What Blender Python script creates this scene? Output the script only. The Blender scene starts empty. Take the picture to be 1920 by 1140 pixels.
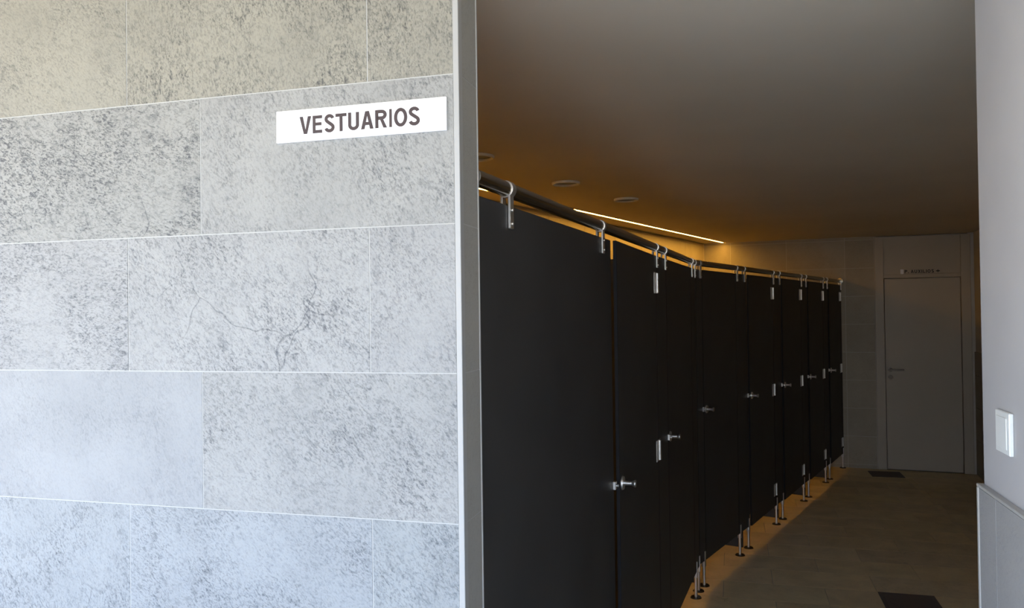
import bpy, bmesh, math, random
from mathutils import Matrix, Vector

random.seed(7)
sc = bpy.context.scene
COL = sc.collection

# ------------------------------------------------------------------ camera
F_PX = 1488.0
pitch = math.atan(17 / F_PX); roll = math.radians(.76)
up0 = Vector((0, -math.sin(pitch), math.cos(pitch)))
fw = Vector((0, math.cos(pitch), math.sin(pitch)))
r0 = Vector((1, 0, 0))
rt = r0 * math.cos(roll) - up0 * math.sin(roll)
up = r0 * math.sin(roll) + up0 * math.cos(roll)
cam_d = bpy.data.cameras.new('camera'); cam = bpy.data.objects.new('camera', cam_d); COL.objects.link(cam)
cam_d.sensor_width = 36; cam_d.lens = F_PX / 1920 * 36; cam_d.clip_start = .05; cam_d.clip_end = 200
M = Matrix((rt, up, -fw)).transposed().to_4x4(); M.translation = (0, 0, 1.72)
cam.matrix_world = M
sc.camera = cam

# ------------------------------------------------------------------ light and exposure
w = bpy.data.worlds.new('sky'); sc.world = w; w.use_nodes = True
bg = w.node_tree.nodes['Background']
bg.inputs[1].default_value = 1.0
_nt = w.node_tree; _tc = _nt.nodes.new('ShaderNodeTexCoord'); _sp = _nt.nodes.new('ShaderNodeSeparateXYZ'); _cr = _nt.nodes.new('ShaderNodeValToRGB')
_cr.color_ramp.elements[0].position = .0; _cr.color_ramp.elements[0].color = (2.75, 2.72, 2.62, 1)       # hazy bright horizon
_cr.color_ramp.elements[1].position = .75; _cr.color_ramp.elements[1].color = (.70, 1.35, 2.9, 1)      # blue zenith
_e = _cr.color_ramp.elements.new(.30); _e.color = (1.15, 1.85, 3.2, 1)
_nt.links.new(_tc.outputs['Generated'], _sp.inputs[0]); _nt.links.new(_sp.outputs['Z'], _cr.inputs[0]); _nt.links.new(_cr.outputs[0], bg.inputs[0])
sun_d = bpy.data.lights.new('sun', 'SUN'); sun = bpy.data.objects.new('sun', sun_d); COL.objects.link(sun)
sun_d.energy = 12.0; sun_d.color = (1.0, .88, .70); sun_d.angle = math.radians(.6)
sun.rotation_euler = (math.radians(-38), math.radians(14), 0)
sc.view_settings.view_transform = 'Standard'; sc.view_settings.look = 'None'
sc.view_settings.gamma = 1; sc.view_settings.exposure = 1.38; sc.view_settings.use_curve_mapping = False
LED_POWER = 39.0

# ------------------------------------------------------------------ plan of the place
P0 = Vector((-.1038, 1.592)); DS = Vector((-.9636, .267)); DR = Vector((.267, .9636))      # stone wall corner, along it, through it
K = Vector((1.135, 4.905)); DB = Vector((.35446, .93507)); DC = Vector((.549, .8358))       # bend of the cubicle row, its two directions
PE = Vector((3.60, 8.62)); DE = Vector((.934, -.358))                                     # end wall
PR = Vector((.999, 1.68)) + DR * .022                                                    # right jamb corner
CEIL = 2.49
TOPP, BOTP = 1.977, .155

# ------------------------------------------------------------------ helpers
def frame(p, d, z=0.0):
    """world matrix: x along d, y = horizontal normal to the left of d, z up, origin p"""
    d = Vector((d[0], d[1])).normalized()
    m = Matrix(((d.x, -d.y, 0, p[0]), (d.y, d.x, 0, p[1]), (0, 0, 1, z), (0, 0, 0, 1)))
    return m
WM = {}
def link(name, data, mat=None, parent=None, m=None):
    o = bpy.data.objects.new(name, data); COL.objects.link(o)
    if data is not None and mat is not None and not data.materials: data.materials.append(mat)
    m = m or Matrix(); WM[o.name] = m
    if parent is not None:
        o.parent = parent; o.matrix_parent_inverse = Matrix()
        o.matrix_local = WM[parent.name].inverted() @ m
    else: o.matrix_world = m
    return o
def tag(o, label=None, cat=None, group=None, kind=None):
    if label: o['label'] = label
    if cat: o['category'] = cat
    if group: o['group'] = group
    if kind: o['kind'] = kind
    return o
def empty(name, m):
    return link(name, None, None, None, m)
def me(bm, name='m', smooth=False):
    bmesh.ops.recalc_face_normals(bm, faces=bm.faces)
    d = bpy.data.meshes.new(name); bm.to_mesh(d); bm.free()
    if smooth:
        for p in d.polygons: p.use_smooth = True
        d.set_sharp_from_angle(angle=math.radians(35))
    return d
def box(bm, x0, x1, y0, y1, z0, z1, bev=0):
    r = bmesh.ops.create_cube(bm, size=1)
    for v in r['verts']:
        v.co = ((x0 + x1) / 2 + v.co.x * (x1 - x0), (y0 + y1) / 2 + v.co.y * (y1 - y0), (z0 + z1) / 2 + v.co.z * (z1 - z0))
    if bev:
        es = list({e for v in r['verts'] for e in v.link_edges})
        bmesh.ops.bevel(bm, geom=es, offset=bev, segments=1, affect='EDGES')
def cyl(bm, a, b, r, r2=None, n=16):
    a = Vector(a); b = Vector(b); d = b - a
    q = Vector((0, 0, 1)).rotation_difference(d).to_matrix().to_4x4()
    m = Matrix.Translation((a + b) / 2) @ q
    bmesh.ops.create_cone(bm, cap_ends=True, segments=n, radius1=r, radius2=r if r2 is None else r2, depth=d.length, matrix=m)
def prism(bm, pts, z0, z1):
    vb = [bm.verts.new((x, y, z0)) for x, y in pts]; vt = [bm.verts.new((x, y, z1)) for x, y in pts]
    bm.faces.new(vb[::-1]); bm.faces.new(vt); n = len(pts)
    for i in range(n): bm.faces.new((vb[i], vb[(i + 1) % n], vt[(i + 1) % n], vt[i]))
CACHE = {}
def boxmesh(x, y, z, mat, bev=0):
    k = (round(x, 4), round(y, 4), round(z, 4), mat.name, bev)
    if k not in CACHE:
        bm = bmesh.new(); box(bm, -x / 2, x / 2, -y / 2, y / 2, -z / 2, z / 2, bev)
        CACHE[k] = me(bm, 'block'); CACHE[k].materials.append(mat)
    return CACHE[k]

# ------------------------------------------------------------------ materials
def mat(name, col, rough=.5, metal=0, spec=.5):
    m = bpy.data.materials.new(name); m.use_nodes = True
    b = m.node_tree.nodes['Principled BSDF']
    b.inputs['Base Color'].default_value = (*col, 1); b.inputs['Roughness'].default_value = rough
    b.inputs['Metallic'].default_value = metal; b.inputs['Specular IOR Level'].default_value = spec
    return m
def N(m, t, **kw):
    n = m.node_tree.nodes.new(t)
    for k, v in kw.items(): setattr(n, k, v)
    return n
def noise_bump(m, scale, strength, dist=.002, detail=4):
    nt = m.node_tree; tc = N(m, 'ShaderNodeTexCoord'); n = N(m, 'ShaderNodeTexNoise')
    n.inputs['Scale'].default_value = scale; n.inputs['Detail'].default_value = detail
    bu = N(m, 'ShaderNodeBump'); bu.inputs['Strength'].default_value = strength; bu.inputs['Distance'].default_value = dist
    nt.links.new(tc.outputs['Object'], n.inputs['Vector']); nt.links.new(n.outputs['Fac'], bu.inputs['Height'])
    nt.links.new(bu.outputs['Normal'], nt.nodes['Principled BSDF'].inputs['Normal'])
    return n
def mottle(m, c1, c2, scale, detail=5, lo=.35, hi=.65):
    nt = m.node_tree; tc = N(m, 'ShaderNodeTexCoord'); n = N(m, 'ShaderNodeTexNoise')
    n.inputs['Scale'].default_value = scale; n.inputs['Detail'].default_value = detail
    r = N(m, 'ShaderNodeValToRGB'); r.color_ramp.elements[0].position = lo; r.color_ramp.elements[1].position = hi
    r.color_ramp.elements[0].color = (*c1, 1); r.color_ramp.elements[1].color = (*c2, 1)
    nt.links.new(tc.outputs['Object'], n.inputs['Vector']); nt.links.new(n.outputs['Fac'], r.inputs[0])
    nt.links.new(r.outputs[0], nt.nodes['Principled BSDF'].inputs['Base Color'])

def stone(name, base, dark, fleck=1.0, rough=.55, bump=.35, patch=.09, stretch=(1, 1, 1), crack=.5):
    """slate-look porcelain: clouds, short dark flecks gathered in patches, few hairline veins; obj.color tints a tile,
    obj.color alpha sets how flecked that tile is"""
    m = bpy.data.materials.new(name); m.use_nodes = True; nt = m.node_tree; L = nt.links.new
    B = nt.nodes['Principled BSDF']; B.inputs['Roughness'].default_value = rough; B.inputs['Specular IOR Level'].default_value = .35
    tc = N(m, 'ShaderNodeTexCoord'); oi = N(m, 'ShaderNodeObjectInfo')
    mul = N(m, 'ShaderNodeMath', operation='MULTIPLY'); mul.inputs[1].default_value = 37.0; L(oi.outputs['Random'], mul.inputs[0])
    add = N(m, 'ShaderNodeVectorMath', operation='ADD'); L(tc.outputs['Object'], add.inputs[0]); L(mul.outputs[0], add.inputs[1])
    # per tile rotation of the grain
    ang = N(m, 'ShaderNodeMath', operation='MULTIPLY'); ang.inputs[1].default_value = 1.4; L(oi.outputs['Random'], ang.inputs[0])
    rot = N(m, 'ShaderNodeVectorRotate', rotation_type='Y_AXIS'); L(add.outputs[0], rot.inputs['Vector']); L(ang.outputs[0], rot.inputs['Angle'])
    mp = N(m, 'ShaderNodeMapping'); mp.inputs['Scale'].default_value = (1.0 * stretch[0], 1.0 * stretch[1], 1.9 * stretch[2]); L(rot.outputs[0], mp.inputs['Vector'])
    def noise(scale, det, vec, dist=0, rgh=.5):
        n = N(m, 'ShaderNodeTexNoise'); n.inputs['Scale'].default_value = scale; n.inputs['Detail'].default_value = det
        n.inputs['Distortion'].default_value = dist; n.inputs['Roughness'].default_value = rgh; L(vec, n.inputs['Vector']); return n.outputs['Fac']
    def rng(v, a, b, c=0, d=1):
        n = N(m, 'ShaderNodeMapRange'); n.inputs[1].default_value = a; n.inputs[2].default_value = b
        n.inputs[3].default_value = c; n.inputs[4].default_value = d; L(v, n.inputs[0]); return n.outputs[0]
    def op(o, a, b):
        n = N(m, 'ShaderNodeMath', operation=o)
        for i, x in enumerate((a, b)):
            if isinstance(x, (int, float)): n.inputs[i].default_value = x
            else: L(x, n.inputs[i])
        return n.outputs[0]
    cloud = noise(5.5, 3, add.outputs[0], .4)
    fine = noise(150, 4, mp.outputs[0], .7, .6)
    mid = noise(46, 3, mp.outputs[0], 1.2, .6)
    gather = rng(noise(7, 2, add.outputs[0]), .36, .66, .42, 1.0)
    alpha = oi.outputs['Alpha']
    fl = op('MULTIPLY', op('MULTIPLY', rng(fine, .48, .64), gather), alpha)
    fl2 = op('MULTIPLY', op('MULTIPLY', rng(mid, .49, .66), gather), alpha)
    # hairline veins
    vo = N(m, 'ShaderNodeTexVoronoi', feature='DISTANCE_TO_EDGE'); vo.inputs['Scale'].default_value = 4.2
    wob = N(m, 'ShaderNodeTexNoise'); wob.inputs['Scale'].default_value = 9; L(add.outputs[0], wob.inputs['Vector'])
    wv = N(m, 'ShaderNodeVectorMath', operation='SCALE'); wv.inputs['Scale'].default_value = .10; L(wob.outputs['Color'], wv.inputs[0])
    wa = N(m, 'ShaderNodeVectorMath', operation='ADD'); L(add.outputs[0], wa.inputs[0]); L(wv.outputs[0], wa.inputs[1]); L(wa.outputs[0], vo.inputs['Vector'])
    cr = op('MULTIPLY', rng(vo.outputs['Distance'], .0, .010, 1, 0), rng(noise(3.1, 1, add.outputs[0]), .66, .72))
    cr = op('MULTIPLY', cr, crack)
    tot = op('ADD', op('MULTIPLY', fl, .72 * fleck), op('MULTIPLY', fl2, .55 * fleck))
    tot = op('ADD', tot, cr)
    tot = op('ADD', tot, rng(cloud, .35, .7, 0, patch * 2))
    cl = N(m, 'ShaderNodeClamp'); L(tot, cl.inputs[0])
    mix = N(m, 'ShaderNodeMix', data_type='RGBA'); mix.inputs[6].default_value = (*base, 1); mix.inputs[7].default_value = (*dark, 1)
    L(cl.outputs[0], mix.inputs[0])
    tint = N(m, 'ShaderNodeMix', data_type='RGBA', blend_type='MULTIPLY'); tint.inputs[0].default_value = 1
    L(mix.outputs[2], tint.inputs[6]); L(oi.outputs['Color'], tint.inputs[7]); L(tint.outputs[2], B.inputs['Base Color'])
    bu = N(m, 'ShaderNodeBump'); bu.inputs['Strength'].default_value = bump; bu.inputs['Distance'].default_value = .0012
    L(op('SUBTRACT', 1.0, tot), bu.inputs['Height']); L(bu.outputs['Normal'], B.inputs['Normal'])
    return m

M_STONE = stone('stone_tile', (.30, .302, .292), (.08, .085, .093))
M_RSTONE = stone('reveal_stone_tile', (.36, .35, .31), (.24, .235, .205), fleck=.45)
M_WAIN = stone('wainscot_tile', (.28, .28, .275), (.18, .185, .19), fleck=.5)
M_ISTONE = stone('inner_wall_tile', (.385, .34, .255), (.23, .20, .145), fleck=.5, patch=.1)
M_FLOOR = stone('floor_tile', (.86, .71, .42), (.50, .41, .22), fleck=.5, rough=.5, bump=.2, patch=.2, stretch=(.35, 1, 1), crack=.7)
M_GROUT = mat('pale_grout', (.42, .42, .40), .85); noise_bump(M_GROUT, 300, .2)
M_FGROUT = mat('floor_grout', (.36, .33, .26), .9); noise_bump(M_FGROUT, 300, .2)
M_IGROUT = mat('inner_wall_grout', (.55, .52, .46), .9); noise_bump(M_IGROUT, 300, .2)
M_TRIM = mat('white_corner_trim', (.35, .35, .335), .4); noise_bump(M_TRIM, 40, .03)
M_GTRIM = mat('grey_edge_trim', (.58, .58, .56), .4); noise_bump(M_GTRIM, 40, .03)
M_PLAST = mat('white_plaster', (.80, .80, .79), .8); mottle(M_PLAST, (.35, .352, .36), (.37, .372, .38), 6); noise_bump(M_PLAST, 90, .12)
M_CEIL = mat('ceiling_paint', (.76, .70, .60), .85); mottle(M_CEIL, (.69, .60, .47), (.74, .65, .52), 1.1, 3); noise_bump(M_CEIL, 60, .06)
M_PAINT = mat('inner_paint', (.50, .44, .34), .8); noise_bump(M_PAINT, 60, .08)
M_PHEN = mat('dark_laminate', (.04, .039, .038), .56, 0, .45); mottle(M_PHEN, (.032, .031, .0305), (.041, .0395, .0385), 3); noise_bump(M_PHEN, 260, .05, .0005)
M_CORE = mat('black_laminate_core', (.006, .006, .007), .7, 0, .25); noise_bump(M_CORE, 300, .05, .0004)
M_STEEL = mat('brushed_steel', (.72, .70, .66), .40, 1); noise_bump(M_STEEL, 400, .05, .0003)
M_RAIL = mat('polished_rail_steel', (.36, .33, .28), .24, 1); noise_bump(M_RAIL, 200, .03, .0003)
M_DSTEEL = mat('dark_steel', (.10, .085, .07), .35, 1); noise_bump(M_DSTEEL, 200, .04, .0003)
M_BLACK = mat('black_plastic', (.012, .012, .012), .5); noise_bump(M_BLACK, 200, .04)
M_DOOR = mat('cream_door_paint', (.62, .59, .53), .45); mottle(M_DOOR, (.42, .37, .28), (.445, .39, .30), 2); noise_bump(M_DOOR, 30, .02)
M_PLATE = mat('white_sign_plate', (.90, .91, .93), .35); noise_bump(M_PLATE, 30, .01)
M_INK = mat('dark_brown_letter', (.035, .02, .02), .6); noise_bump(M_INK, 30, .01)
M_SWITCH = mat('white_switch_plastic', (.66, .69, .68), .35); noise_bump(M_SWITCH, 30, .01)
M_PAVE = mat('outdoor_paving', (.46, .41, .32), .9); mottle(M_PAVE, (.40, .36, .28), (.50, .45, .36), 3); noise_bump(M_PAVE, 40, .2)
M_ADDED_SOFFIT = mat('added_soffit_paint', (.66, .50, .28), .85); noise_bump(M_ADDED_SOFFIT, 60, .06)  # warm tone chosen for the light this added canopy bounces
M_GRATE = mat('drain_grate', (.13, .105, .09), .6, .0); noise_bump(M_GRATE, 60, .15)
M_LAMP = mat('lamp_glass', (.06, .05, .035), .3); noise_bump(M_LAMP, 60, .03)
M_RING = mat('downlight_ring', (.80, .74, .62), .35); noise_bump(M_RING, 60, .03)
M_LED = bpy.data.materials.new('warm_led'); M_LED.use_nodes = True
b = M_LED.node_tree.nodes['Principled BSDF']; b.inputs['Base Color'].default_value = (.9, .85, .7, 1)
b.inputs['Emission Color'].default_value = (1.0, .50, .075, 1); b.inputs['Emission Strength'].default_value = LED_POWER
nt = M_LED.node_tree; tc = N(M_LED, 'ShaderNodeTexCoord'); nn = N(M_LED, 'ShaderNodeTexNoise'); nn.inputs['Scale'].default_value = 2
mr = N(M_LED, 'ShaderNodeMapRange'); mr.inputs[3].default_value = LED_POWER * .95; mr.inputs[4].default_value = LED_POWER * 1.05
nt.links.new(tc.outputs['Object'], nn.inputs['Vector']); nt.links.new(nn.outputs['Fac'], mr.inputs[0]); nt.links.new(mr.outputs[0], b.inputs['Emission Strength'])

# ------------------------------------------------------------------ shell
def P(base, d, s, n=0.0):
    """point s along d and n along its left normal"""
    return Vector((base[0] + d[0] * s - d[1] * n, base[1] + d[1] * s + d[0] * n))
def struct(name, bm, mt, label, cat='wall', m=None):
    o = link(name, me(bm, name), mt, None, m); tag(o, label, cat, None, 'structure'); return o

back_end = Vector((2.22, 9.13)); DBK = Vector((.533, .846)).normalized()
end_R = P(PE, DE, 1.237)                    # end wall meets the inner right wall
back_left = P(P0, DS, 2.10) + DR * .123
jR = PR + Vector((.9636, -.267)) * 1.25
# floor
bm = bmesh.new(); prism(bm, [(-3.2, 1.2), (5.4, -1.0), (6.2, 8.6), (1.6, 10.2), (-3.4, 2.6)], -.10, -.004)
floor = struct('floor', bm, M_FGROUT, 'changing room floor of warm beige stone-look tiles beside the dark cubicles', 'floor')
bm = bmesh.new(); prism(bm, [(-30, -30), (30, -30), (30, -1.3), (5.4, -1.005), (-3.2, 1.195), (-30, 7.6)], -.10, -.004)
struct('paving', bm, M_PAVE, 'outdoor paving in front of the stone-tiled wall', 'ground')
# ceiling
A0 = P(P0, DS, 2.6); A1 = P0; 
bm = bmesh.new(); prism(bm, [P0 + Vector((.9636, -.267)) * -.0 + Vector((0, 0)), P0 + Vector((.9636, -.267)) * 3.6, (6.2, 8.6), (1.6, 10.2), (-3.4, 2.6), P(P0, DS, 2.9) + DR * .02], CEIL, CEIL + .12)
struct('ceiling', bm, M_CEIL, 'beige painted ceiling of the changing room behind the doorway', 'ceiling')

# stone wall (left of the doorway)
FT = .009   # tile thickness
WL = P(P0, DS, 3.3)
mS = frame(P0, DS)      # local x along wall to the left, y = left normal of DS = (-.267,-.9636): towards the viewer
bm = bmesh.new(); box(bm, -.0017, 3.3, -.122, -.0007, -.004, 2.72)
wall_left = struct('wall_left', bm, M_GROUT, 'grey slate-look tiled wall to the left of the doorway, with pale grout lines', 'wall', mS)
G = .0024
zr = [.090 + .302 * k for k in range(-1, 9)] + [2.72]
zr[0] = 0.0
TINT = {  # (row, column) tint + fleck, rows counted from the floor
}
def put_tile(parent, mw, x0, x1, z0, z1, mt, th, tint, yc=0.0):
    dm = boxmesh(x1 - x0, th, z1 - z0, mt)
    o = link('tile', dm, None, parent, mw @ Matrix.Translation(((x0 + x1) / 2, yc, (z0 + z1) / 2)))
    o.color = tint; return o
for r in range(len(zr) - 1):
    z0, z1 = zr[r] + G / 2, zr[r + 1] - G / 2
    js = [.2 + .6 * k for k in range(6)] if r % 2 == 0 else [.6 * k for k in range(1, 7)]
    js = [0.0085] + [j + (.004 if r % 2 == 1 else -.002) for j in js if j < 3.25] + [3.30]
    for c in range(len(js) - 1):
        x0, x1 = js[c] + G / 2, js[c + 1] - G / 2
        v = random.uniform(.96, 1.04); fl = random.uniform(.65, 1.0)
        t = [v, v, v * random.uniform(.985, 1.01)]
        zc = (z0 + z1) / 2
        if 1.6 < zc < 1.9 and .2 < x0 < .3: t = [.86, .875, .91]; fl = 1.15
        if .99 < zc < 1.3 and .2 < x0 < .3: t = [.80, .84, .95]; fl = 1.2
        if 1.3 < zc < 1.6 and x0 > .5 and x0 < .7: t = [.93, .95, .98]; fl = .35
        if 1.9 < zc < 2.2 and x0 > .5 and x0 < .7: fl = 1.3; t = [.98, .98, .97]
        if zc > 2.2: t = [t[0] * .93, t[1] * .885, t[2] * .74]  # warm light on the upper rows painted into the tile tint
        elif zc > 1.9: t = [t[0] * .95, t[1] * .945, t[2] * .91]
        elif zc < 1.3: t = [t[0] * .93, t[1] * .975, t[2] * 1.01]  # cool sky light on the low rows painted into the tint
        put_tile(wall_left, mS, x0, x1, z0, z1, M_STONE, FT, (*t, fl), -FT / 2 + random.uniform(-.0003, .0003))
# reveal tiles of the stone wall (face the doorway)
mRv = frame(P0, DR)     # x through the wall, y = left normal (-.9636,.267) = into the wall
for r in range(len(zr) - 1):
    z0, z1 = zr[r] + G / 2, zr[r + 1] - G / 2
    put_tile(wall_left, mRv, .0215, .1150, z0, min(z1, CEIL - .001), M_RSTONE, .006, (1, 1, 1, 1), .0008) if z0 < CEIL - .05 else None
bm = bmesh.new(); box(bm, -.0032, .0085, -.0205, .0012, 0, CEIL - .001, .001)
trim = link('trim_1', me(bm), M_TRIM, None, mS); tag(trim, 'white corner strip on the doorway edge of the stone-tiled wall', 'trim', None, 'structure')
bm = bmesh.new(); box(bm, -.003, .004, -.1235, -.1155, 0, CEIL - .001, .001)
trim = link('trim_2', me(bm), M_GTRIM, None, mS); tag(trim, 'thin pale edge strip where the stone wall side meets the dark room', 'trim', None, 'structure')

# end wall
mE = frame(PE, DE)      # local y = left normal of DE = (.358,.934): away from the viewer
bm = bmesh.new()
box(bm, -1.62, .335, .0015, .20, -.004, CEIL); box(bm, 1.19, 1.50, .0015, .20, -.004, CEIL); box(bm, .335, 1.19, .06, .20, -.004, CEIL)
wall_end = struct('wall_end', bm, M_IGROUT, 'end wall with stacked grey-beige tiles around the cream door', 'wall', mE)
zi = [0, .041] + [.041 + .302 * k for k in range(1, 9)] + [CEIL - .002]
zi = [z for z in zi if z <= CEIL]
cols = [-1.60, -1.18, -.58, .02, .309]
for r in range(len(zi) - 1):
    for c in range(len(cols) - 1):
        if zi[r + 1] - zi[r] < .02: continue
        v = random.uniform(.95, 1.04)
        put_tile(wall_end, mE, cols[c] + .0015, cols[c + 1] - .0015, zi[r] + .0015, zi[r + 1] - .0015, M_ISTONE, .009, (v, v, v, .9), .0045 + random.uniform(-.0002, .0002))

# wall behind the cubicles
mB = frame(back_end, DBK)   # runs towards the end wall; local x negative = towards viewer; right side (y<0) faces the cubicles
LB = -8.3
bm = bmesh.new(); box(bm, LB, .03, .0052, .2, -.004, CEIL)
wall_back = struct('wall_back', bm, M_IGROUT, 'tiled wall behind the cubicles lit amber by the light strip', 'wall', mB)
xs = [-.02 - .6 * k for k in range(14)]
for r in range(len(zi) - 1):
    if zi[r + 1] - zi[r] < .02: continue
    for c in range(len(xs) - 1):
        v = random.uniform(.96, 1.04)
        if zi[r + 1] < 1.7: continue
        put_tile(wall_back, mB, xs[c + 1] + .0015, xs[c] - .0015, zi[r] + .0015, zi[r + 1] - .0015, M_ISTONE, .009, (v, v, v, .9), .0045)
# inner right wall of the room
bm = bmesh.new(); mI = frame(end_R, (-DB.x, -DB.y))    # from the end wall towards the viewer, left normal = +x side
box(bm, -.05, 7.35, .012, .16, -.004, CEIL)
wall_inner = struct('wall_inner', bm, M_PAINT, 'painted inner wall seen as a narrow strip right of the cream door', 'wall', mI)
zz = [0, .36, .69, 1.02, 1.26]
for r in range(4):
    for c in range(4):
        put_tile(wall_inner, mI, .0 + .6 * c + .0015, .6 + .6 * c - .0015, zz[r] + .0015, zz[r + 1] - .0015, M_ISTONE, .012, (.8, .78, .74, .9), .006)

# right jamb wall
mJ = frame(PR, (-DR.x, -DR.y))      # from the far corner towards the viewer; left normal of -DR = (.9636,-.267): into the wall
bm = bmesh.new(); box(bm, 0, 2.35, 0, .16, -.004, 2.72); box(bm, 0, .14, .15, 1.45, -.004, CEIL)
wall_right = struct('wall_right', bm, M_PLAST, 'white plaster wall on the right edge above a grey tiled dado', 'wall', mJ)
wx = [.006, .117, .317, .517, .717, .917, 1.117, 1.317, 1.517, 1.717, 1.917, 2.117, 2.317]
for c in range(len(wx) - 1):
    for (z0, z1) in ((0, .135), (.135, .735), (.735, 1.335)):
        put_tile(wall_right, mJ, wx[c] + .0015 if c else wx[c], wx[c + 1] - .0015, z0 + .0015, z1 - .001, M_WAIN, .012, (1, 1, 1, .8), -.0065)
bm = bmesh.new(); box(bm, 0, 2.317, -.0105, 0, 0, 1.333)
link('grout_bed', me(bm), M_GROUT, wall_right, mJ)
bm = bmesh.new(); box(bm, -.004, .006, -.0145, .0, 0, 1.335, .001); box(bm, -.004, 2.317, -.0145, .0, 1.3355, 1.342, .001)
trim = link('trim_3', me(bm), M_TRIM, None, mJ); tag(trim, 'white edge strip along the top and end of the grey dado', 'trim', None, 'structure')

# header over the doorway and added, unseen canopy shading the sky and bouncing warm light
bm = bmesh.new(); mH = frame(P0, (.9636, -.267)); box(bm, -.0, 3.6, .0, .122, CEIL + .12, 2.72)
struct('wall_header', bm, M_PLAST, 'wall strip above the doorway between the two jambs', 'wall', mH)
bm = bmesh.new(); box(bm, -3.4, 3.6, -3.0, .13, 2.72, 2.92)
struct('added_soffit', bm, M_ADDED_SOFFIT, 'added unseen beige canopy that shades and warms the stone-tiled wall', 'ceiling', mH)

# floor tiles: grid aligned with the doorway
uF = Vector((.9636, -.267)); vF = Vector((.267, .9636))
O = Vector((2.194, 4.831)) - uF * .003          # drain corner is a joint
def clip(poly, p, n):
    out = []
    for i in range(len(poly)):
        a, b = poly[i], poly[(i + 1) % len(poly)]; da, db = (a - p).dot(n), (b - p).dot(n)
        if da >= 0: out.append(a)
        if (da >= 0) != (db >= 0): out.append(a + (b - a) * (da / (da - db)))
    return out
nE = Vector((-DE.y, DE.x)) * -1
nB = Vector((DBK.y, -DBK.x))
nI = Vector((-DB.y, DB.x))
def area(p): return abs(sum(p[i].x * p[(i + 1) % len(p)].y - p[(i + 1) % len(p)].x * p[i].y for i in range(len(p)))) / 2
def proj(p, z=0):
    d = Vector((p[0], p[1], z - 1.72)); k = d.dot(fw)
    return (960 + F_PX * d.dot(rt) / k, 570 - F_PX * d.dot(up) / k) if k > .2 else (0, 9999)
drains = [(Vector((2.194, 4.831)), .31, .29), (Vector((3.74, 8.42)), .31, .30)]
def drain_poly(d):
    o, a, b_ = d; return [o, o + uF * a, o + uF * a - vF * b_, o - vF * b_]
nt_ = 0
for j in range(-6, 18):
    off = .3 if j % 2 else 0.0
    for i in range(-9, 9):
        a = O + uF * (i * .6 + off) + vF * (j * .3)
        q = [a + uF * .0015 + vF * .0015, a + uF * .5985 + vF * .0015, a + uF * .5985 + vF * .2985, a + uF * .0015 + vF * .2985]
        q = clip(q, PE, nE); q = clip(q, back_end, nB) if len(q) > 2 else q
        q = clip(q, end_R, nI) if len(q) > 2 else q
        if len(q) < 3 or area(q) < .002: continue
        pp = [proj(v) for v in q]
        if not any(1150 < x < 1960 and y < 1320 for x, y in pp): continue
        # keep clear of the drains
        polys = [q]
        for d in drains:
            dp = drain_poly(d); c0 = sum(dp, Vector((0, 0))) / 4
            new = []
            for pl in polys:
                rest = pl
                for k in range(4):
                    e0, e1 = dp[k], dp[(k + 1) % 4]; n = Vector((-(e1 - e0).y, (e1 - e0).x)).normalized()
                    if (c0 - e0).dot(n) < 0: n = -n
                    e0 = e0 - n * .0015
                    outp = clip(rest, e0, -n) if len(rest) > 2 else []
                    if len(outp) > 2 and area(outp) > 2e-4: new.append(outp)
                    rest = clip(rest, e0, n) if len(rest) > 2 else []
                    if len(rest) < 3 or area(rest) < 1e-4: rest = []; break
            polys = new
        for pl in polys:
            c = sum(pl, Vector((0, 0))) / len(pl); mt_ = frame(c, uF); inv = mt_.inverted()
            bm = bmesh.new(); prism(bm, [(inv @ Vector((p.x, p.y, 0)))[:2] for p in pl], -.008, 0)
            # local frame turned so that the grain runs along the tile
            o = link('tile', me(bm, 'floor_tile'), M_FLOOR, floor, mt_)
            v = random.uniform(.90, 1.07); o.color = (v, v * random.uniform(.97, 1.0), v * random.uniform(.93, 1.0), random.uniform(.5, 1)); nt_ += 1

# ------------------------------------------------------------------ end door
door = link('door_1', None, None, None, mE); tag(door, 'cream door with a tall overpanel in the end wall', 'door', None, 'structure')
bm = bmesh.new()
box(bm, .311, .399, -.022, .05, 0, CEIL - .012, .003); box(bm, 1.124, 1.214, -.022, .05, 0, CEIL - .012, .003)
box(bm, .399, 1.124, -.018, .05, 2.036, 2.075, .002)
link('door_frame', me(bm), M_DOOR, door, mE)
bm = bmesh.new(); box(bm, .399, 1.124, -.012, .04, 2.075, CEIL - .013, .002)
link('overpanel', me(bm), M_DOOR, door, mE)
leaf_m = mE
bm = bmesh.new(); box(bm, .405, 1.119, -.006, .034, .012, 2.030, .002)
leaf = link('door_leaf', me(bm), M_DOOR, door, mE)
bm = bmesh.new(); cyl(bm, (.447, -.006, 1.065), (.447, -.016, 1.065), .024); cyl(bm, (.447, -.012, 1.065), (.447, -.052, 1.065), .009)
box(bm, .437, .578, -.058, -.044, 1.056, 1.076, .003)
tag(link('lever_handle', me(bm, smooth=True), M_DSTEEL, leaf, mE), 'dark metal lever handle')
bm = bmesh.new(); cyl(bm, (.450, -.006, .985), (.450, -.014, .985), .024); cyl(bm, (.450, -.006, 1.0), (.450, -.0155, 1.0), .010)
tag(link('key_escutcheon', me(bm, smooth=True), M_DSTEEL, leaf, mE), 'round dark keyhole rose')

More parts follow.
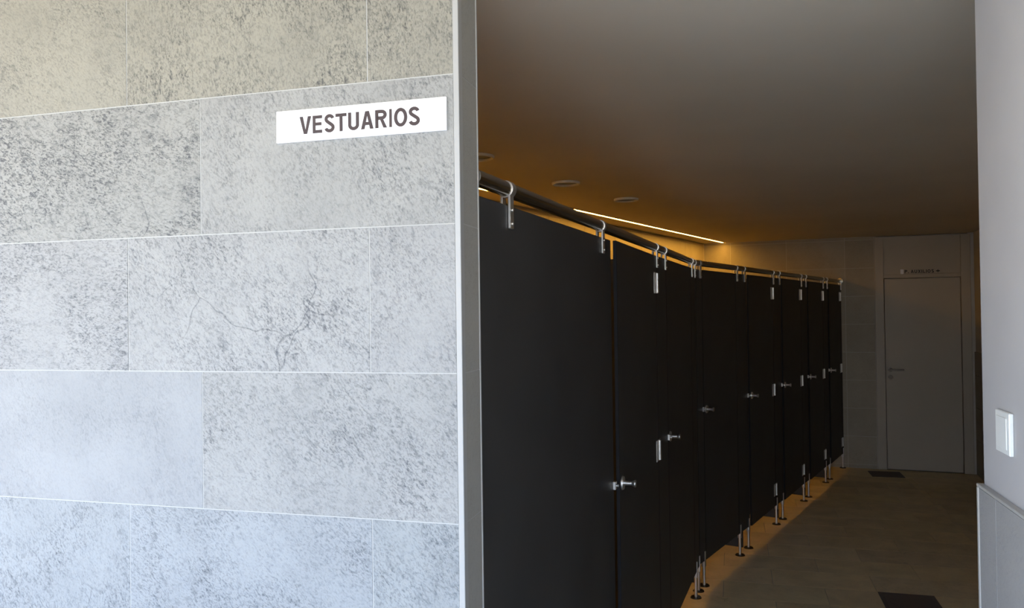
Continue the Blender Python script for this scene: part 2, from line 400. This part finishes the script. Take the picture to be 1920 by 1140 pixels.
# ------------------------------------------------------------------ lettering made of strokes
def arc(cx, cy, rx, ry, a0, a1, n=14):
    return [(cx + rx * math.cos(math.radians(a0 + (a1 - a0) * i / n)), cy + ry * math.sin(math.radians(a0 + (a1 - a0) * i / n))) for i in range(n + 1)]
def stroke(bm, pts, wd, th, closed=False, y0=0.0):
    pts = [Vector(p) for p in pts]; n = len(pts); Ls, Rs = [], []
    for i, p in enumerate(pts):
        if closed: a, c = pts[i - 1], pts[(i + 1) % n]
        else: a, c = pts[max(i - 1, 0)], pts[min(i + 1, n - 1)]
        d1 = (p - a).normalized() if (p - a).length > 1e-9 else (c - p).normalized()
        d2 = (c - p).normalized() if (c - p).length > 1e-9 else d1
        n1 = Vector((-d1.y, d1.x)); n2 = Vector((-d2.y, d2.x)); nm = (n1 + n2).normalized()
        k = wd / 2 / max(.35, nm.dot(n1)); Ls.append(p + nm * k); Rs.append(p - nm * k)
    V = []
    for yy in (y0 - th, y0):
        V.append([bm.verts.new((q.x, yy, q.y)) for q in Ls]); V.append([bm.verts.new((q.x, yy, q.y)) for q in Rs])
    rg = range(n if closed else n - 1)
    for i in rg:
        j = (i + 1) % n
        bm.faces.new((V[0][i], V[0][j], V[1][j], V[1][i])); bm.faces.new((V[2][i], V[3][i], V[3][j], V[2][j]))
        bm.faces.new((V[0][i], V[2][i], V[2][j], V[0][j])); bm.faces.new((V[1][i], V[1][j], V[3][j], V[3][i]))
    if not closed:
        for i in (0, n - 1): bm.faces.new((V[0][i], V[1][i], V[3][i], V[2][i]))
def poly(bm, pts, th, y0=0.0):
    a = [bm.verts.new((x, y0 - th, z)) for x, z in pts]; b_ = [bm.verts.new((x, y0, z)) for x, z in pts]
    bm.faces.new(a); bm.faces.new(b_[::-1])
    for i in range(len(pts)): bm.faces.new((a[i], b_[i], b_[(i + 1) % len(pts)], a[(i + 1) % len(pts)]))
def glyph(bm, ch, x, z, w, h, t, th):
    """sans capital in the box x..x+w, z..z+h with stroke t"""
    u = t * .93; X = lambda a: x + a
    if ch == 'V':
        poly(bm, [(x, z + h), (x + t * 1.1, z + h), (x + w / 2, z + t * 1.2), (x + w - t * 1.1, z + h), (x + w, z + h), (x + w / 2 + t * .55, z), (x + w / 2 - t * .55, z)], th)
    elif ch == 'A':
        poly(bm, [(x, z), (x + t * 1.1, z), (x + w / 2, z + h - t * 1.3), (x + w - t * 1.1, z), (x + w, z), (x + w / 2 + t * .6, z + h), (x + w / 2 - t * .6, z + h)], th)
        poly(bm, [(x + w * .24, z + h * .22), (x + w * .76, z + h * .22), (x + w * .70, z + h * .22 + u), (x + w * .30, z + h * .22 + u)], th * .98)
    elif ch == 'E':
        stroke(bm, [(x + w, z + h - u / 2), (x + t / 2, z + h - u / 2), (x + t / 2, z + u / 2), (x + w, z + u / 2)], u, th)
        stroke(bm, [(x + t * .6, z + h * .52), (x + w * .93, z + h * .52)], u, th * .98)
    elif ch == 'T':
        stroke(bm, [(x, z + h - u / 2), (x + w, z + h - u / 2)], u, th); stroke(bm, [(x + w / 2, z + h - u * .6), (x + w / 2, z)], t, th * .98)
    elif ch == 'I': stroke(bm, [(x + w / 2, z + h), (x + w / 2, z)], w, th)
    elif ch == 'L': stroke(bm, [(x + t / 2, z + h), (x + t / 2, z + u / 2), (x + w, z + u / 2)], u, th)
    elif ch == 'X':
        stroke(bm, [(x + t * .5, z + h), (x + w - t * .5, z)], t, th); stroke(bm, [(x + t * .5, z), (x + w - t * .5, z + h)], t, th * .98)
    elif ch == '+':
        stroke(bm, [(x, z + h / 2), (x + w, z + h / 2)], t * 1.3, th); stroke(bm, [(x + w / 2, z + h * .12), (x + w / 2, z + h * .88)], t * 1.3, th * .98)
    elif ch == '.': stroke(bm, [(x, z + t / 2), (x + t, z + t / 2)], t, th)
    elif ch == 'U':
        r = w / 2 - t / 2; stroke(bm, [(x + t / 2, z + h)] + arc(x + w / 2, z + h * .30, r, h * .30 - u / 2, 180, 360) + [(x + w - t / 2, z + h)], t, th)
    elif ch == 'O': stroke(bm, arc(x + w / 2, z + h / 2, w / 2 - t / 2, h / 2 - u / 2 + h * .012, 0, 360, 32)[:-1], t, th, True)
    elif ch in 'RP':
        r = h * .27 - u / 2
        stroke(bm, [(x + t / 2, z), (x + t / 2, z + h - u / 2), (x + w * .55, z + h - u / 2)] + arc(x + w * .55, z + h * .73, w * .38 - t * .3, r, 90, -90, 12)[1:] + [(x + t * .6, z + h * .73 - r)], t, th)
        if ch == 'R': poly(bm, [(x + w * .42, z + h * .46), (x + w * .66, z + h * .50), (x + w, z), (x + w - t * 1.15, z)], th * .98)
    elif ch == 'S':
        rx = w / 2 - t / 2; rt_ = h * .25 - u / 4
        top = arc(x + w / 2, z + h * .745, rx * .94, h * .255 - u / 2 + h * .012, 12, 232, 18)
        bot = arc(x + w / 2, z + h * .262, rx, h * .262 - u / 2 + h * .012, 52, -168, 18)
        stroke(bm, top + bot, t, th)

# sign on the stone wall. local frame: x to the right along the wall, y into the wall
mSg = frame(P0, (-DS.x, -DS.y))
bm = bmesh.new(); box(bm, -.4095, -.0225, -.0055, .0, 2.090, 2.158, .0006)
sign = link('wall_sign', None, None, None, mSg @ Matrix.Translation((-.216, 0, 2.09))); tag(sign, 'white plate reading VESTUARIOS on the stone-tiled wall', 'sign')
link('plate', me(bm), M_PLATE, sign, mSg)
starts = [(-.3533, .0272, 'V'), (-.3226, .0222, 'E'), (-.2950, .0236, 'S'), (-.2690, .0253, 'T'), (-.2400, .0248, 'U'), (-.2107, .0280, 'A'), (-.1785, .0262, 'R'), (-.1470, .0056, 'I'), (-.1365, .0292, 'O'), (-.1043, .0246, 'S')]
for x, wd, ch in starts:
    bm = bmesh.new(); glyph(bm, ch, x, 2.1050, wd, .0372, .0070, .0008)
    tag(link('letter', me(bm), M_INK, sign, mSg @ Matrix.Translation((0, -.0055, 0))), None)

# sign over the end door
sg2 = link('door_sign', None, None, None, mE @ Matrix.Translation((.75, 0, 2.055))); tag(sg2, 'small plate reading P. AUXILIOS and a cross above the cream door', 'sign')
bm = bmesh.new(); box(bm, .592, .945, -.0165, -.012, 2.077, 2.128, .0006); link('plate', me(bm), M_DOOR, sg2, mE)
bm = bmesh.new(); box(bm, .562, .5915, -.0165, -.012, 2.077, 2.128, .0006); tag(link('plate_end', me(bm), M_PLATE, sg2, mE), 'bright white left end of the plate')
x = .602
for ch, wd in zip('P. AUXILIOS +', [.026, .008, .012, .028, .027, .027, .008, .022, .008, .030, .025, .012, .036]):
    if ch != ' ':
        bm = bmesh.new(); glyph(bm, ch, x, 2.0855, wd, .034, .0078, .0008)
        link('letter', me(bm), M_BLACK, sg2, mE @ Matrix.Translation((0, -.0165, 0)))
    x += wd + (.0062 if ch != ' ' else 0)

# ------------------------------------------------------------------ cubicle hardware (local frame of each row: x along, y<0 towards the corridor)
TH = .013
def B_(s): return frame(P(K, DB, s), DB)
def C_(s): return frame(P(K, DC, s), DC)
def mesh_bracket():
    bm = bmesh.new()
    box(bm, -.0125, .0125, -.0065, -.0005, -.055, .038, .001)
    for z in (-.010, -.043): cyl(bm, (.003, -.0065, z), (.003, -.0090, z), .0036, n=10)
    box(bm, -.0125, .0125, TH + .0005, TH + .0065, -.055, .038, .001)
    cyl(bm, (-.0125, TH / 2, .040), (.0125, TH / 2, .040), .0208, n=20)
    return me(bm, 'bracket', True)
def mesh_foot():
    bm = bmesh.new()
    cyl(bm, (0, TH / 2, 0), (0, TH / 2, .007), .034, .030, 20); cyl(bm, (0, TH / 2, .006), (0, TH / 2, .15), .0095, n=14)
    box(bm, -.008, .008, -.0055, -.0005, .12, .215, .001); box(bm, -.008, .008, TH + .0005, TH + .0055, .12, .215, .001)
    box(bm, -.008, .008, -.0055, TH + .0055, .12, .148, .001)
    d = me(bm, 'foot', True); d.materials.append(M_STEEL); d.materials.append(M_DSTEEL)
    for p in d.polygons:
        if p.center.z < .0078: p.material_index = 1
    return d
def mesh_knob():
    bm = bmesh.new()
    cyl(bm, (0, 0, 0), (0, -.006, 0), .026, .024, 20); cyl(bm, (0, -.005, 0), (0, -.038, 0), .0085, n=14)
    cyl(bm, (0, -.036, 0), (0, -.046, 0), .009, .0135, 18); cyl(bm, (0, -.046, 0), (0, -.050, 0), .0135, n=18)
    return me(bm, 'knob', True)
def mesh_hinge():
    bm = bmesh.new()
    box(bm, -.055, -.006, -.003, 0, -.048, .048, .0008); box(bm, .006, .034, -.003, 0, -.048, .048, .0008)
    for z0, z1 in ((-.045, -.016), (-.015, .014), (.015, .045)): cyl(bm, (0, -.006, z0), (0, -.006, z1), .0072, n=14)
    for z in (-.03, .03): cyl(bm, (-.03, -.003, z), (-.03, -.0042, z), .004, n=8)
    return me(bm, 'hinge', True)
def mesh_keeper():
    bm = bmesh.new()
    box(bm, -.020, -.001, -.011, 0, -.014, .014, .001); cyl(bm, (-.010, -.008, 0), (-.010, -.020, 0), .005, n=10)
    return me(bm, 'keeper', True)
for fn in ('bracket', 'foot', 'knob', 'hinge', 'keeper'):
    CACHE[fn] = globals()['mesh_' + fn](); (CACHE[fn].materials.append(M_STEEL) if not CACHE[fn].materials else None)
def two_tone(o):
    o.data.materials.append(M_CORE)
    for p in o.data.polygons:
        if abs(p.normal.y) < .9: p.material_index = 1
def slab(name, x0, x1, parent, row, z0=BOTP, z1=TOPP):
    bm = bmesh.new(); box(bm, x0, x1, 0, TH, z0, z1, .0009); o = link(name, me(bm, name), M_PHEN, parent, row(0)); two_tone(o); return o
def piece(kind, parent, m, name=None): return link(name or kind, CACHE[kind], None, parent, m)
def bracket(parent, row, s): piece('bracket', parent, row(s) @ Matrix.Translation((0, 0, TOPP)))
def foot(parent, row, s): piece('foot', parent, row(s))

# first wide panel
wp = link('partition_panel', None, None, None, B_(-2.8)); tag(wp, 'wide dark fixed panel directly beside the stone wall edge, first of the cubicle row', 'partition')
slab('panel', -3.411, -2.195, wp, B_); bracket(wp, B_, -3.21); bracket(wp, B_, -2.315); foot(wp, B_, -3.15); foot(wp, B_, -2.315)

names = ['first', 'second', 'third', 'fourth', 'fifth', 'sixth', 'last']
desc = ['nearest dark cubicle, its door right of the wide fixed panel beside a lit slit',
        'second dark cubicle from the entrance, next to the bend in the rail',
        'third dark cubicle from the entrance, just past the bend in the rail',
        'fourth dark cubicle from the entrance, with a black slit left of its door',
        'fifth dark cubicle from the entrance, between the fourth and the sixth',
        'sixth dark cubicle from the entrance, next to the last one',
        'farthest dark cubicle, its narrow end post touching the tiled end wall']
cub = [  # row, door s0, s1, ajar degrees, pilaster pieces, brackets, feet, divider at
    (B_, -2.178, -1.322, 1.15, [(B_, -1.316, -1.052)], [(B_, -1.298), (B_, -1.072)], [(B_, -1.29), (B_, -1.08)], (B_, -1.18)),
    (B_, -1.046, -.206, 0, [(B_, -.200, -.004), (C_, .004, .112)], [(B_, -.155), (B_, -.03), (C_, .085)], [(B_, -.14), (B_, -.02), (C_, .09)], (C_, .03)),
    (C_, .118, .784, 0, [(C_, .790, 1.036)], [(C_, .825), (C_, 1.000)], [(C_, .815), (C_, 1.015)], (C_, .91)),
    (C_, 1.046, 1.730, 1.0, [(C_, 1.736, 1.966)], [(C_, 1.758), (C_, 1.942)], [(C_, 1.760), (C_, 1.950)], (C_, 1.85)),
    (C_, 1.976, 2.646, 1.0, [(C_, 2.652, 2.872)], [(C_, 2.678), (C_, 2.850)], [(C_, 2.668), (C_, 2.850)], (C_, 2.76)),
    (C_, 2.882, 3.536, 1.0, [(C_, 3.542, 3.766)], [(C_, 3.565), (C_, 3.742)], [(C_, 3.565), (C_, 3.750)], (C_, 3.65)),
    (C_, 3.776, 4.378, .9, [(C_, 4.384, 4.447)], [(C_, 4.425)], [(C_, 4.412)], None)]
for i, (row, s0, s1, aj, pil, br, ft, dv) in enumerate(cub):
    c = link('cubicle', None, None, None, row((s0 + s1) / 2)); tag(c, desc[i], 'cubicle', 'row of dark changing cubicles')
    # door turns about its right edge
    hm = row(s1) @ Matrix.Rotation(math.radians(aj), 4, 'Z')
    wdt = s1 - s0
    bm = bmesh.new(); box(bm, -wdt, 0, 0, TH, BOTP, TOPP, .0009)
    d = link('door', me(bm, 'door'), M_PHEN, c, hm); two_tone(d)
    for z in (1.850, 1.080, .285) if i not in (1, 2) else (): piece('hinge', d, row(s1 + .003) @ Matrix.Translation((0, -.0006, z)))
    piece('knob', d, hm @ Matrix.Translation((-wdt + .045, 0, 1.095)))
    for k, (rw, a, b_) in enumerate(pil):
        pz = slab('post_panel', a, b_, c, rw)
        if k == 0: first = pz
    for rw, s in br: bracket(first, rw, s)
    for rw, s in ft: foot(first, rw, s)
    if dv:
        rw, s = dv; bm = bmesh.new(); box(bm, -TH / 2, TH / 2, TH + .0005, 1.18, .03, TOPP, .0009)
        link('divider', me(bm, 'divider'), M_PHEN, c, rw(s))
# keepers on the panel left of each door
keep = [(wp, B_, -2.196)]
for i in range(1, 7):
    prev = [o for o in COL.objects if o.name.startswith('cubicle')][i - 1]
    keep.append((prev, cub[i][0], cub[i][1] - .009))
for par, row, s in keep: piece('keeper', par, row(s) @ Matrix.Translation((0, -.0005, 1.10)), 'latch_keeper')

# hanging rail (bent tube) above the panels
def tube(bm, pts, r, n=16):
    rings = []
    for i, p in enumerate(pts):
        a, c = pts[max(i - 1, 0)], pts[min(i + 1, len(pts) - 1)]; d = (Vector(c) - Vector(a)).normalized()
        s = d.cross(Vector((0, 0, 1))).normalized(); u = s.cross(d)
        rings.append([bm.verts.new(Vector(p) + (s * math.cos(2 * math.pi * k / n) + u * math.sin(2 * math.pi * k / n)) * r) for k in range(n)])
    for i in range(len(rings) - 1):
        for k in range(n): bm.faces.new((rings[i][k], rings[i][(k + 1) % n], rings[i + 1][(k + 1) % n], rings[i + 1][k]))
    bm.faces.new(rings[0][::-1]); bm.faces.new(rings[-1])
def rp(base, d, s): q = P(base, d, s, TH / 2); return Vector((q.x, q.y, TOPP + .040))
pA, pB = rp(K, DB, -3.412), rp(K, DC, 4.441)
mid0, mid1 = rp(K, DB, -.09), rp(K, DC, .09); kk = rp(K, (DB + DC).normalized(), 0)
pts = [pA] + [rp(K, DB, s) for s in (-2.5, -1.6, -.8)]
for i in range(7):
    t = i / 6; pts.append(mid0 * (1 - t) ** 2 + kk * 2 * t * (1 - t) + mid1 * t * t)
pts += [rp(K, DC, s) for s in (.9, 1.8, 2.7, 3.6)] + [pB]
rail = link('hanging_rail', None, None, None, Matrix.Translation(pA)); tag(rail, 'round steel rail bent over the cubicle tops', 'rail')
bm = bmesh.new(); tube(bm, pts, .0185); link('tube', me(bm, 'rail', True), M_RAIL, rail)
bm = bmesh.new(); dC3 = Vector((DC.x, DC.y, 0)); cyl(bm, pB - dC3 * .012, pB, .034, n=20); link('wall_flange', me(bm, smooth=True), M_RAIL, rail)

# ------------------------------------------------------------------ ceiling lights
la, lb = Vector((-1.55, 2.66)), Vector((2.43, 9.02))
la = lb + (Vector((-.186, 4.851)) - lb) * 1.55
dl = (lb - la).normalized(); L_ = (lb - la).length - .07
led = link('light_strip', None, None, None, frame(la, dl, CEIL)); tag(led, 'thin glowing warm light strip along the ceiling behind the rail', 'light')
bm = bmesh.new(); box(bm, 0, L_, -.010, .010, -.0065, -.001); link('diffuser', me(bm), M_LED, led, frame(la, dl, CEIL))
bm = bmesh.new(); box(bm, -.004, L_ + .003, -.0135, -.0105, -.007, -.0003); box(bm, -.004, L_ + .003, .0105, .0135, -.007, -.0003)
link('channel', me(bm), M_RAIL, led, frame(la, dl, CEIL))
DLS = [((-.16, 3.87), 'unlit round ceiling downlight half hidden by the stone wall edge'), ((.329, 4.694), 'unlit round ceiling downlight, the middle one left of centre'), ((.79, 5.418), 'unlit round ceiling downlight farthest from the stone wall')]
for p, lab in DLS:
    mm = Matrix.Translation((p[0], p[1], CEIL))
    t = link('downlight', None, None, None, mm); tag(t, lab, 'ceiling light', 'round ceiling downlights')
    bm = bmesh.new(); n = 36
    prof = [(.084, -.0008), (.083, -.012), (.079, -.015), (.073, -.012), (.070, -.0008)]
    rg = [[bm.verts.new((r * math.cos(2 * math.pi * k / n), r * math.sin(2 * math.pi * k / n), z)) for k in range(n)] for r, z in prof]
    for a in range(len(prof) - 1):
        for k in range(n): bm.faces.new((rg[a][k], rg[a][(k + 1) % n], rg[a + 1][(k + 1) % n], rg[a + 1][k]))
    link('ring', me(bm, 'ring', True), M_RING, t, mm)
    bm = bmesh.new(); cyl(bm, (0, 0, -.0005), (0, 0, -.0035), .0695, n=32); link('lens', me(bm), M_LAMP, t, mm)

# ------------------------------------------------------------------ floor drains
for (o, a, b_), lab in zip(drains, ('dark square floor drain at the bottom edge of the floor', 'small dark floor drain in front of the cream door')):
    mm = frame(o, uF); t = link('floor_drain', None, None, None, mm); tag(t, lab, 'drain', 'floor drains')
    bm = bmesh.new(); f = .022
    box(bm, .001, a - .001, -f, -.001, -.008, .0022, .0006); box(bm, .001, a - .001, -b_ + .001, -b_ + f, -.008, .0022, .0006)
    box(bm, .001, f, -b_ + f, -f, -.008, .0022, .0006); box(bm, a - f, a - .001, -b_ + f, -f, -.008, .0022, .0006)
    link('drain_frame', me(bm), M_GRATE, t, mm)
    bm = bmesh.new(); box(bm, f + .001, a - f - .001, -b_ + f + .001, -f - .001, -.008, .0012)
    cyl(bm, (a / 2, -b_ / 2, .001), (a / 2, -b_ / 2, .003), min(a, b_) * .40, n=40)
    link('cover_plate', me(bm), M_GRATE, t, mm)

# ------------------------------------------------------------------ switch on the right wall
mSw = mJ @ Matrix.Translation((.153, 0, 1.474))
sw = link('light_switch', None, None, None, mSw); tag(sw, 'white plastic light switch on the white wall at the right edge', 'switch')
bm = bmesh.new(); box(bm, -.041, .041, -.0085, -.0002, -.041, .041, .0015); link('surround', me(bm), M_SWITCH, sw, mSw)
bm = bmesh.new(); box(bm, -.030, .030, -.0105, -.0087, -.031, .031, .0012); link('rocker', me(bm), M_SWITCH, sw, mSw)
print('floor tiles', nt_)
